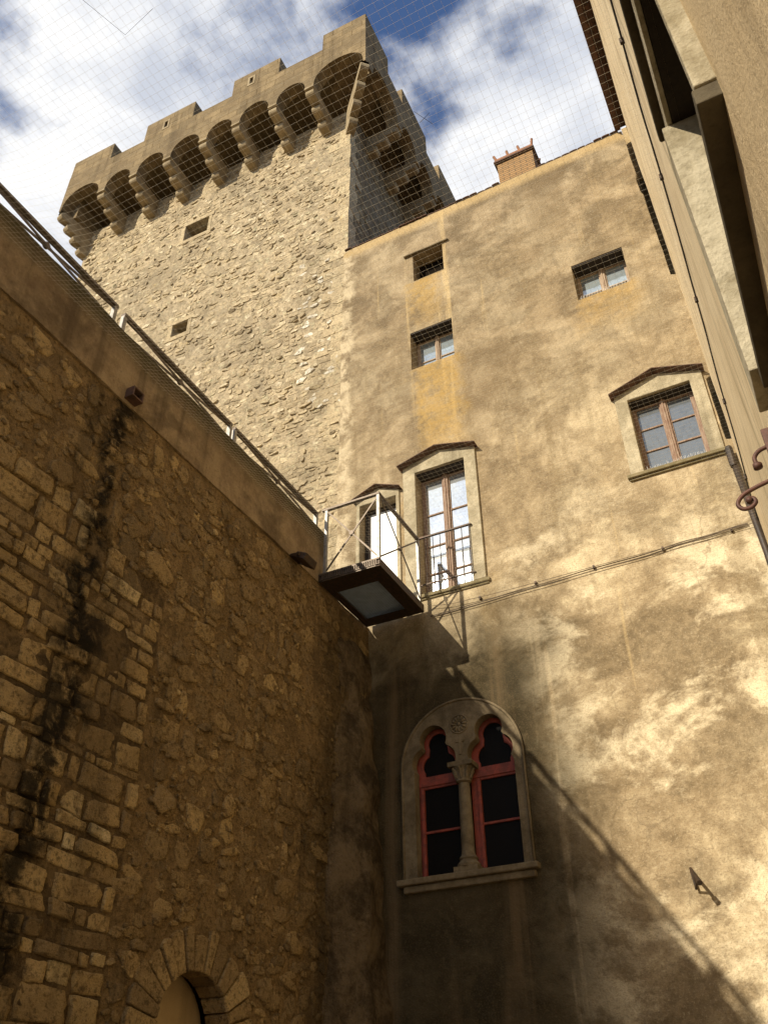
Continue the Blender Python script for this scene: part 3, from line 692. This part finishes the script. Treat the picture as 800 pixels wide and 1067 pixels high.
m2.bar((-4.47,yb,7.58),(-3.58,yb,7.58),.035,.022); m2.bar((-4.46,yb,6.76),(-3.6,yb,6.76),.02,.02)
for i in range(8): m2.tube([(-4.42+.115*i,yb,6.72),(-4.42+.115*i,yb,7.58)], .007, 6)
for x_ in (-4.47,-3.58): m2.bar((x_,yb,7.58),(x_,HY+.02,7.58),.02); m2.bar((x_,yb,6.76),(x_,HY+.02,6.76),.02)
m2.build('guard_rail', M['iron'], wd)
sd = part('narrow_door', ho); sd['label'] = 'narrow door with a white panel behind the metal landing'
m2 = MB(); m2.plate([rect(SD[0]+.002,SD[1]-.002,SD[2]+.002,SD[3]-.002), rect(SD[0]+.09,SD[1]-.05,SD[2]+.06,SD[3]-.08)], XZ, HY+.16, HY+.21); m2.build('frame', M['dark_wood_shade'], sd)
m2 = MB(); m2.plate([rect(SD[0]+.05,SD[1]-.03,SD[2]+.03,SD[3]-.04)], XZ, HY+.18, HY+.19); m2.build('pane', M['curtain'], sd)
surround(sd, SD, (-5.50,-4.74,6.38), 8.84, 8.68, 'warm_stone', .13, None, .03, ht=.022)

# twin arched window
bw = part('twin_arched_window', ho)
def tref(cx, s=1.0, side=1):
    L = arc(cx-.115*s, 4.19, .185*s, 215, 112, 8)+arc(cx, 4.47, .185*s, 205, -25, 16)+arc(cx+.115*s, 4.19, .185*s, 68, -35, 8)
    return L                                   # left foot up over the head to the right foot
hl, hr = tref(-4.355), tref(-3.60)
hole = [(-4.63,2.79),(-4.63,4.02)]+hl+[(-4.125,4.10),(-3.845,4.10)]+hr+[(-3.30,4.02),(-3.30,2.79)]
out_l = [(-4.82,2.75),(-4.66,2.75)]
OUT = [(-4.80,2.78)]+[(-4.80,4.12)]+arc(-3.99,4.12,.81,180,0,28)[1:-1]+[(-3.18,4.12),(-3.18,2.78),(-3.30,2.78)]+hole[::-1][1:-1]+[(-4.63,2.78)]
def dedupe(L):
    o = []
    for q in L:
        if not o or abs(o[-1][0]-q[0])+abs(o[-1][1]-q[1]) > 1e-4: o.append(q)
    return o
mb = MB(); mb.plate([dedupe(OUT)], XZ, HY-.018, HY+.12); mb.build('stone_surround', M['old_stone'], bw, bevel=.008)
mb = MB(); mb.tube([(-4.80,HY-.02,2.8),(-4.80,HY-.02,4.12)]+[(u,HY-.02,v) for u,v in arc(-3.99,4.12,.81,180,0,28)[1:-1]]+[(-3.18,HY-.02,4.12),(-3.18,HY-.02,2.8)], .018, 8); mb.build('arch_moulding', M['old_stone'], bw, smooth=True)
mb = MB(); mb.box(-4.87,-3.12,HY-.11,HY+.12,2.72,2.79); mb.box(-4.80,-3.17,HY-.06,HY+.1,2.64,2.718); mb.build('sill', M['old_stone'], bw, bevel=.014)
cxx = -3.985; cyy = HY+.03
mb = MB(); mb.box(cxx-.15,cxx+.15,cyy-.12,cyy+.12,2.792,2.85); mb.lathe([(.135,2.85),(.14,2.88),(.10,2.93),(.115,2.95),(.085,2.99),(.079,3.03),(.076,3.4),(.07,3.84)], cxx, cyy, 24); mb.build('column', M['old_stone'], bw, smooth=False)
mb = MB(); mb.lathe([(.07,3.845),(.095,3.86),(.09,3.89),(.085,3.92),(.10,3.98),(.13,4.04)], cxx, cyy, 24); mb.box(cxx-.16,cxx+.16,cyy-.12,cyy+.12,4.04,4.098)
for k in range(8):
    a_ = 2*math.pi*k/8; mb.tube([(cxx+.085*math.cos(a_),cyy+.085*math.sin(a_),3.90),(cxx+.11*math.cos(a_),cyy+.11*math.sin(a_),3.98),(cxx+.145*math.cos(a_),cyy+.145*math.sin(a_),4.02)], [.022,.026,.014], 6)
mb.build('capital', M['old_stone'], bw, smooth=False)
rc = (-3.985, 4.60); mb = MB()
mb.tube([(rc[0]+.12*math.cos(t*math.pi/12),HY-.02,rc[1]+.12*math.sin(t*math.pi/12)) for t in range(25)], .012, 6)
mb.tube([(rc[0],HY-.018,rc[1]),(rc[0],HY-.036,rc[1])], .022, 10)
for k in range(12):
    a_ = 2*math.pi*k/12; u_, v_ = math.cos(a_), math.sin(a_)
    mb.tube([(rc[0]+.03*u_,HY-.02,rc[1]+.03*v_),(rc[0]+.07*u_,HY-.028,rc[1]+.07*v_),(rc[0]+.105*u_,HY-.02,rc[1]+.105*v_)], [.008,.016,.012], 6)
mb.build('rosette', M['old_stone'], bw, smooth=True)
mb = MB(); mb.box(rc[0]-.02,rc[0]+.02,HY-.030,HY-.012,4.2,4.40); mb.box(rc[0]-.06,rc[0]+.06,HY-.029,HY-.012,4.36,4.40); mb.build('carved_cross', M['old_stone'], bw, bevel=.004)
for (a,b,cc) in ((-4.70,-4.03,-4.355),(-3.94,-3.24,-3.60)):
    ht_ = [(q[0],q[1]) for q in tref(cc,.74)]
    zb = 4.06
    head = [(ht_[0][0],zb)]+[q for q in ht_ if q[1] > zb+.01]+[(ht_[-1][0],zb)]
    head = dedupe(head)
    m2 = MB(); sw = .075
    m2.plate([[(a,2.80),(b,2.80),(b,4.76),(a,4.76)], head[::-1], rect(a+sw+.05,b-sw*.8,3.38,3.90), rect(a+sw+.05,b-sw*.8,2.86,3.35)], XZ, HY+.15, HY+.20)
    m2.box(a+.02,b-.02,HY+.135,HY+.15,3.93,4.0); m2.box(a+.085,a+.125,HY+.13,HY+.15,2.82,3.92)
    m2.build('frame', M['red'], bw, bevel=.006)
    m2 = MB(); m2.plate([rect(a,b,2.80,4.76)], XZ, HY+.175, HY+.185); m2.build('pane', M['g_dark'], bw)

# ================================================================== METAL LANDING
ml = thing('metal_landing', (-4.75, 9.2, 6.35), 'small metal landing with cross braced railings and a grating floor in the corner', 'balcony')
x0,x1,y0,y1,zt = -5.27,-4.36,8.55,9.90,6.42
mb = MB()
mb.box(x0,x1,y0,y0+.05,zt-.12,zt); mb.box(x1-.05,x1,y0+.05,y1,zt-.12,zt); mb.box(x0,x0+.05,y0+.05,y1,zt-.12,zt); mb.box(x0+.05,x1-.05,y1-.05,y1,zt-.12,zt)
# flanges under the frame leave a narrow opening for the grating
mb.box(x0+.051,x0+.10,y0+.051,y1-.051,zt-.118,zt-.108); mb.box(x1-.20,x1-.051,y0+.051,y1-.051,zt-.118,zt-.108); mb.box(x0+.10,x1-.20,y0+.051,y0+.33,zt-.118,zt-.108); mb.box(x0+.10,x1-.20,y1-.2,y1-.051,zt-.118,zt-.108)
mb.build('deck_frame', M['iron'], ml, bevel=.004)
mb = MB(); x_ = x0+.06
while x_ < x1-.06: mb.box(x_,x_+.011,y0+.055,y1-.055,zt-.04,zt-.008); x_ += .019
y_ = y0+.1
while y_ < y1-.06: mb.box(x0+.055,x1-.055,y_,y_+.006,zt-.03,zt-.01); y_ += .10
mb.build('grating', M['zinc'], ml)
mb = MB(); mb.box(x0+.06,x1-.06,y0-.006,y0,zt-.118,zt-.10)
for i in range(26): mb.box(x0+.05+i*.032,x0+.066+i*.032,y0-.014,y0,zt-.088,zt-.022)
mb.box(x0,x1,y0-.016,y0,zt-.02,zt+.004); mb.box(x0,x1,y0-.016,y0,zt-.098,zt-.09)
mb.build('toe_board', M['brown_steel'], ml)
RZ = 7.5
for (px,py) in ((x0+.07,y0+.03),(x1-.03,y0+.03),(x1-.03,y1-.08)):
    m2 = MB(); m2.box(px-.022,px+.022,py-.022,py+.022,zt,RZ-.02); m2.build('post', M['steel'], ml, bevel=.003)
m2 = MB(); m2.bar((x0,y0+.03,RZ),(x1-.005,y0+.03,RZ),.05,.035); m2.build('handrail', M['brown_steel'], ml, bevel=.004)
m2 = MB(); m2.bar((x1-.03,y0+.008,RZ+.001),(x1-.03,y1-.05,RZ+.001),.05,.035); m2.build('handrail', M['brown_steel'], ml, bevel=.004)
brace(ml,(x0+.09,y0+.03,zt+.06),(x1-.05,y0+.03,RZ-.05),(x0+.09,y0+.03,RZ-.05),(x1-.05,y0+.03,zt+.06),.022,'brown_steel',True,(0,-1,0))
brace(ml,(x1-.03,y0+.06,zt+.06),(x1-.03,y1-.1,RZ-.05),(x1-.03,y0+.06,RZ-.05),(x1-.03,y1-.1,zt+.06),.022,'brown_steel',True,(1,0,0))

# ================================================================== RIGHT HOUSE
rh = thing('neighbouring_house', (.2, 4, GZ), 'sunlit sand coloured house wall close on the right, seen along its face under dark eaves', 'house')
def wx(y, z): return .2-.00095*y*max(z,0)+.012*nz(y,z,.45,4)+.008*nz(y,z,1.3,9)
OP = (1.2,2.08,1.83,3.10)
ys = lin(-3, 10.0, .11, [OP[0],OP[1]]); zs = lin(GZ, 15.35, .14, [OP[2],OP[3]])
mb = MB(); idx = {}
for i, yy in enumerate(ys):
    for j, zz in enumerate(zs): idx[i,j] = mb.vert((wx(yy,zz),yy,zz))
for i in range(len(ys)-1):
    for j in range(len(zs)-1):
        ym, zm = (ys[i]+ys[i+1])/2, (zs[j]+zs[j+1])/2
        if OP[0] < ym < OP[1] and OP[2] < zm < OP[3]: continue
        mb.face((idx[i,j],idx[i+1,j],idx[i+1,j+1],idx[i,j+1]))
mb.poly([(.2,-3,GZ),(6,-3,GZ),(6,-3,15.35),(.2,-3,15.35)]); mb.face([idx[len(ys)-1,j] for j in range(len(zs))]+[mb.vert((6,10,15.35)),mb.vert((6,10,GZ))]); mb.poly([(6,-3,GZ),(6,10,GZ),(6,10,15.35),(6,-3,15.35)])
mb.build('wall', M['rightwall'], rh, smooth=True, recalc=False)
mb = MB(); mb.box(-.05,.5,-3.2,9.98,15.42,15.47)
i = 0; yy = -3.2
while yy < 9.85:
    mb.tube([(-.13,yy+.08,15.45),(.6,yy+.08,15.62)], .075, 8); yy += .165
mb.hexa([(.4,-3.2,15.5),(6.2,-3.2,16.9),(6.2,9.98,16.9),(.4,9.98,15.5),(.4,-3.2,15.56),(6.2,-3.2,16.96),(6.2,9.98,16.96),(.4,9.98,15.56)])
mb.box(-.15,-.05,-3.2,9.98,15.36,15.43)
mb.build('roof', M['dark_tile'], rh)
rw = part('window', rh)
m2 = MB(); m2.box(.125,.55,OP[1],OP[1]+.20,OP[2],OP[3]); m2.box(.155,.55,OP[0]-.035,OP[0],OP[2],OP[3]); m2.box(.147,.166,OP[0]-.06,OP[1]+.2,OP[3],OP[3]+.2); m2.build('stone_surround', M['cream_stone'], rw, bevel=.004)
m2 = MB(); m2.box(.168,.55,OP[0]-.03,OP[1]+.1,OP[3]+.003,OP[3]+.1); m2.build('lintel', M['dark_wood_shade'], rw)  # dark colour here paints the deep shade under the window head
m2 = MB(); m2.box(.148,.55,OP[0]-.03,OP[1]+.03,OP[2]-.056,OP[2]-.002); m2.build('sill', M['underside_shade'], rw, bevel=.004)
m2 = MB(); m2.box(.114,.3,OP[0]-.3,OP[1]+.20,OP[3]+.205,OP[3]+.26); m2.build('hood', M['underside_shade'], rw, bevel=.008)
m2 = MB(); m2.plate([rect(OP[0],OP[1],OP[2],OP[3])], YZ, .40, .43); m2.build('unlit_backing', M['dark_wood_shade'], rw)  # dark panel added in place of the unlit interior

# drainpipe in the corner
dp = thing('drainpipe', (.1, 9.9, GZ), 'thin black drainpipe starting beside the stone framed window in the corner of the two houses', 'pipe')
pts = [(.055,9.92,7.45),(.11,9.91,5.9),(.12,9.91,2),(.12,9.91,GZ)]
mb = MB(); mb.tube(pts, .042, 12); mb.build('pipe', M['lead'], dp, smooth=True)
for z_, x_ in ((7.4,.05),(4.4,.115)):
    m2 = MB(); m2.tube([(x_,9.90,z_-.16),(x_,9.90,z_-.10),(x_,9.90,z_+.10),(x_,9.90,z_+.16)], [.043,.05,.05,.043], 12); m2.build('pipe_collar', M['lead'], dp)

# ================================================================== SMALL IRONWORK
sc_ = thing('scroll_bracket', (.16, 3, 2.1), 'rusty wrought iron bracket with two curled scrolls at the right edge', 'bracket')
def smooth(P_, n=6):
    P_ = [Vector(q) for q in P_]; o = []
    for i in range(len(P_)-1):
        p0,p1,p2,p3 = P_[max(i-1,0)],P_[i],P_[i+1],P_[min(i+2,len(P_)-1)]
        for k in range(n):
            t = k/n; o.append(.5*((2*p1)+(p2-p0)*t+(2*p0-5*p1+4*p2-p3)*t*t+(3*p1-p0-3*p2+p3)*t**3))
    return o+[P_[-1]]
mb = MB(); mb.tube(smooth([(.2,3,2.245),(.15,3,2.24),(.115,3,2.23),(.094,3,2.205),(.094,3,2.175)]), .0085, 10); mb.tube([(.098,3,2.178),(.096,3,2.172),(.096,3,2.155),(.098,3,2.15)],[.008,.018,.018,.008],12); mb.build('scroll', M['rust'], sc_, smooth=True)
mb = MB(); mb.tube(smooth([(.2,3,2.10),(.14,3,2.088),(.07,3,2.072),(.015,3,2.052),(-.012,3,2.02),(.0,3,1.992),(.03,3,1.99),(.05,3,2.008),(.044,3,2.028),(.03,3,2.026)]), .0085, 10); mb.tube([(.03,2.988,2.022),(.03,3.012,2.022)],.012,10); mb.build('scroll', M['rust'], sc_, smooth=True)
mb = MB(); mb.box(.145,.215,2.985,3.015,1.9,2.32); mb.build('back_plate', M['rust'], sc_, bevel=.004)

hk = thing('iron_bracket', (-1.45, 10, 2.35), 'small black triangular iron bracket sticking out of the sunlit plaster low on the right', 'bracket')
mb = MB(); mb.tube([(-1.53,10.02,2.53),(-1.49,9.90,2.435),(-1.435,9.76,2.325)], [.015,.018,.018], 8); mb.tube([(-1.525,10.0,2.50),(-1.50,9.95,2.30)], .013, 8); mb.tube([(-1.505,9.955,2.305),(-1.455,9.82,2.365)], .013, 8)
mb.build('arm', M['iron'], hk); m2 = MB(); m2.tube([(-1.445,9.785,2.345),(-1.425,9.735,2.305)], .027, 10); m2.build('socket', M['iron'], hk)

# ================================================================== CABLES AND NET
def sag(p, q, n, s, wob=.006):
    p, q = Vector(p), Vector(q); o = []
    for i in range(n+1):
        t = i/n; r_ = p.lerp(q, t); r_.z -= s*4*t*(1-t); r_.z += wob*mn.noise(r_*1.7); o.append(r_)
    return o
fc = thing('wall_cable', (-1.8, 9.98, 6.36), 'thin slack cable pinned across the sunlit facade below the stone framed window', 'cable')
mb = MB(); mb.tube(sag((-4.3,9.975,6.27),(.0,9.97,6.40),40,.01,.03), .007, 6); mb.tube(sag((-4.3,9.965,6.25),(.0,9.965,6.385),40,.03,.03), .005, 6); mb.build('cable', M['cable'], fc)
for x_ in (-3.55,-2.75,-1.95,-1.05,-.2):
    m2 = MB(); m2.box(x_-.012,x_+.012,9.955,10.01,6.315+.03*(x_+4.3)/4.3,6.36+.03*(x_+4.3)/4.3); m2.build('clip', M['iron'], fc)
rc_ = thing('wall_cable', (.15, 5, 6.2), 'dark cable with clips running along the sunlit wall at the right', 'cable')
mb = MB(); P1 = []; P2 = []
for i in range(60):
    yy = 9.9-i*.19; zz = 6.4-.0*i; P1.append((wx(yy,zz)-.012, yy, zz+.012*mn.noise(Vector((yy*2,0,0))))); P2.append((wx(yy,zz-.03)-.01, yy, zz-.03+.02*mn.noise(Vector((yy*1.4,5,0)))))
mb.tube(P1, .007, 6); mb.tube(P2, .005, 6); mb.build('cable', M['cord'], rc_)
for yy in (9,7.6,6.1,4.7,3.5,2.4):
    m2 = MB(); m2.box(wx(yy,6.4)-.03,wx(yy,6.4)+.01,yy-.012,yy+.012,6.36,6.42); m2.build('clip', M['iron'], rc_)

bn = thing('bird_net', (-2.5, 4, 6.4), 'fine pale square meshed bird net stretched over the courtyard between the walls', 'net')
NX0, NX1, NY0, NY1 = -5.29, .16, -.6, 9.95
def nzv(x, y):
    e = max(0, (-4.1-x)/1.2)
    return 6.37+.55*e**1.3+.015*mn.noise(Vector((x*.8,y*.8,2)))-.03*math.sin(math.pi*(x-NX0)/(NX1-NX0))
def cut(x, y): return x < -4.28 and y > 8.47
mb = MB(); st = .06
def netline(pts, r=.0006):
    run = []
    for p in pts+[None]:
        if p is None or cut(p[0],p[1]):
            if len(run) > 1: mb.tube(run, r, 3, caps=False)
            run = []
        else: run.append((p[0],p[1],nzv(p[0],p[1])))
xx = NX0
while xx <= NX1:
    netline([(xx+.012*mn.noise(Vector((xx*3,y_*1.1,0))), y_) for y_ in lin(NY0,NY1,.3)]); xx += st
yy = NY0
while yy <= NY1:
    netline([(x_, yy+.012*mn.noise(Vector((x_*1.1,yy*3,7)))) for x_ in lin(NX0,NX1,.22)]); yy += st
mb.build('mesh', M['net'], bn, recalc=False)
for P_, r_ in (([(-3.05,1.3),(-2.98,1.55),(-2.88,1.85),(-2.6,1.8)],.0013),([(-1.35,3.27),(-1.27,3.42)],.0016),([(-1.35,3.37),(-1.25,3.33)],.0016)):
    mb = MB(); mb.tube([(x_,y_,nzv(x_,y_)) for x_,y_ in P_], r_, 5); mb.build('mending_cord', M['cord'], bn)
mb = MB()
mb.tube([(x_,NY1,nzv(x_,NY1)) for x_ in lin(-4.28,NX1,.3)], .004, 5); mb.build('edge_rope', M['cable'], bn)

# ================================================================== LIGHT, SKY, CAMERA
sd_ = Vector((.395,1,-.602)).normalized()
L_ = bpy.data.lights.new('sun', 'SUN'); L_.energy = 5.0; L_.angle = math.radians(.5); L_.color = (1,.885,.70)
so = bpy.data.objects.new('sun', L_); COL.objects.link(so); so.rotation_euler = sd_.to_track_quat('-Z','Y').to_euler()
el = math.asin(-sd_.z); az = math.atan2(-sd_.x, -sd_.y)
W = bpy.data.worlds.new('World'); S.world = W; W.use_nodes = True; nt = W.node_tree; N = nt.nodes
bg = N['Background']; bg.inputs[1].default_value = .065
sky = N.new('ShaderNodeTexSky'); sky.sky_type = 'NISHITA'; sky.sun_disc = False; sky.sun_elevation = el; sky.sun_rotation = az % (2*math.pi); sky.air_density = 1.0; sky.dust_density = .3; sky.ozone_density = 2.5
tc = N.new('ShaderNodeTexCoord'); sp_ = N.new('ShaderNodeSeparateXYZ'); nt.links.new(tc.outputs['Generated'], sp_.inputs[0])
def wm(op, a, b=0.0):
    n = N.new('ShaderNodeMath'); n.operation = op
    for i, q in enumerate((a,b)):
        if isinstance(q, bpy.types.NodeSocket): nt.links.new(q, n.inputs[i])
        else: n.inputs[i].default_value = q
    return n.outputs[0]
zc = wm('MAXIMUM', sp_.outputs[2], .12)
cb = N.new('ShaderNodeCombineXYZ'); nt.links.new(wm('DIVIDE', sp_.outputs[0], zc), cb.inputs[0]); nt.links.new(wm('DIVIDE', sp_.outputs[1], zc), cb.inputs[1])
def wnoise(sc, det, rough, loc, dist=0):
    mp = N.new('ShaderNodeMapping'); nt.links.new(cb.outputs[0], mp.inputs[0]); mp.inputs['Location'].default_value = loc
    n = N.new('ShaderNodeTexNoise'); nt.links.new(mp.outputs[0], n.inputs['Vector']); n.inputs['Scale'].default_value = sc; n.inputs['Detail'].default_value = det; n.inputs['Roughness'].default_value = rough; n.inputs['Distortion'].default_value = dist
    return n.outputs['Fac']
CL = (1.3,.7,0)
c1 = wnoise(4.2, 12, .56, CL, .1); c2 = wnoise(9, 8, .6, (4,2,1), .2)
cf = wm('ADD', wm('MULTIPLY', c1, .78), wm('MULTIPLY', c2, .22))
sx_ = N.new('ShaderNodeSeparateXYZ'); nt.links.new(cb.outputs[0], sx_.inputs[0]); mk_ = N.new('ShaderNodeMapRange'); mk_.interpolation_type = 'SMOOTHSTEP'; nt.links.new(sx_.outputs[0], mk_.inputs[0]); mk_.inputs[1].default_value = .15; mk_.inputs[2].default_value = .6; cf = wm('SUBTRACT', cf, wm('MULTIPLY', mk_.outputs[0], .10))  # unseen clouds towards the right thinned to lower the ambient light
rp = N.new('ShaderNodeMapRange'); rp.interpolation_type = 'SMOOTHSTEP'; nt.links.new(cf, rp.inputs[0]); rp.inputs[1].default_value = .395; rp.inputs[2].default_value = .555
cr = N.new('ShaderNodeValToRGB'); nt.links.new(wnoise(5.5, 9, .6, (7,3,2), .2), cr.inputs[0])
cr.color_ramp.elements[0].position = .35; cr.color_ramp.elements[0].color = (8.2,8.7,9.8,1); cr.color_ramp.elements[1].position = .58; cr.color_ramp.elements[1].color = (13.6,13.6,13.6,1)
mx = N.new('ShaderNodeMix'); mx.data_type = 'RGBA'; nt.links.new(rp.outputs[0], mx.inputs[0]); gm = N.new('ShaderNodeMix'); gm.data_type = 'RGBA'; gm.blend_type = 'MULTIPLY'; gm.inputs[0].default_value = 1; nt.links.new(sky.outputs[0], gm.inputs[6]); gm.inputs[7].default_value = (1.5,1.65,1.95,1); nt.links.new(gm.outputs[2], mx.inputs[6]); nt.links.new(cr.outputs[0], mx.inputs[7])
nt.links.new(mx.outputs[2], bg.inputs[0])

cam = bpy.data.cameras.new('camera'); co_ = bpy.data.objects.new('camera', cam); COL.objects.link(co_); S.camera = co_
yaw, pitch, roll = -4.65269644e-01, 6.40594019e-01, -1.26005922e-02
f = Vector((math.sin(yaw)*math.cos(pitch), math.cos(yaw)*math.cos(pitch), math.sin(pitch)))
r = Vector((math.cos(yaw), -math.sin(yaw), 0)); u = r.cross(f)
r2 = r*math.cos(roll)+u*math.sin(roll); u2 = -r*math.sin(roll)+u*math.cos(roll)
co_.matrix_world = Matrix((( r2.x,u2.x,-f.x,0),(r2.y,u2.y,-f.y,0),(r2.z,u2.z,-f.z,0),(0,0,0,1)))
cam.sensor_fit = 'VERTICAL'; cam.sensor_height = 24; cam.lens = 24*927.335/1067; cam.clip_start = .05; cam.clip_end = 2000
S.render.engine = 'CYCLES'
S.view_settings.view_transform = 'Standard'; S.view_settings.look = 'None'; S.view_settings.exposure = .27; S.view_settings.gamma = 1
S.render.resolution_x, S.render.resolution_y = 767, 1024
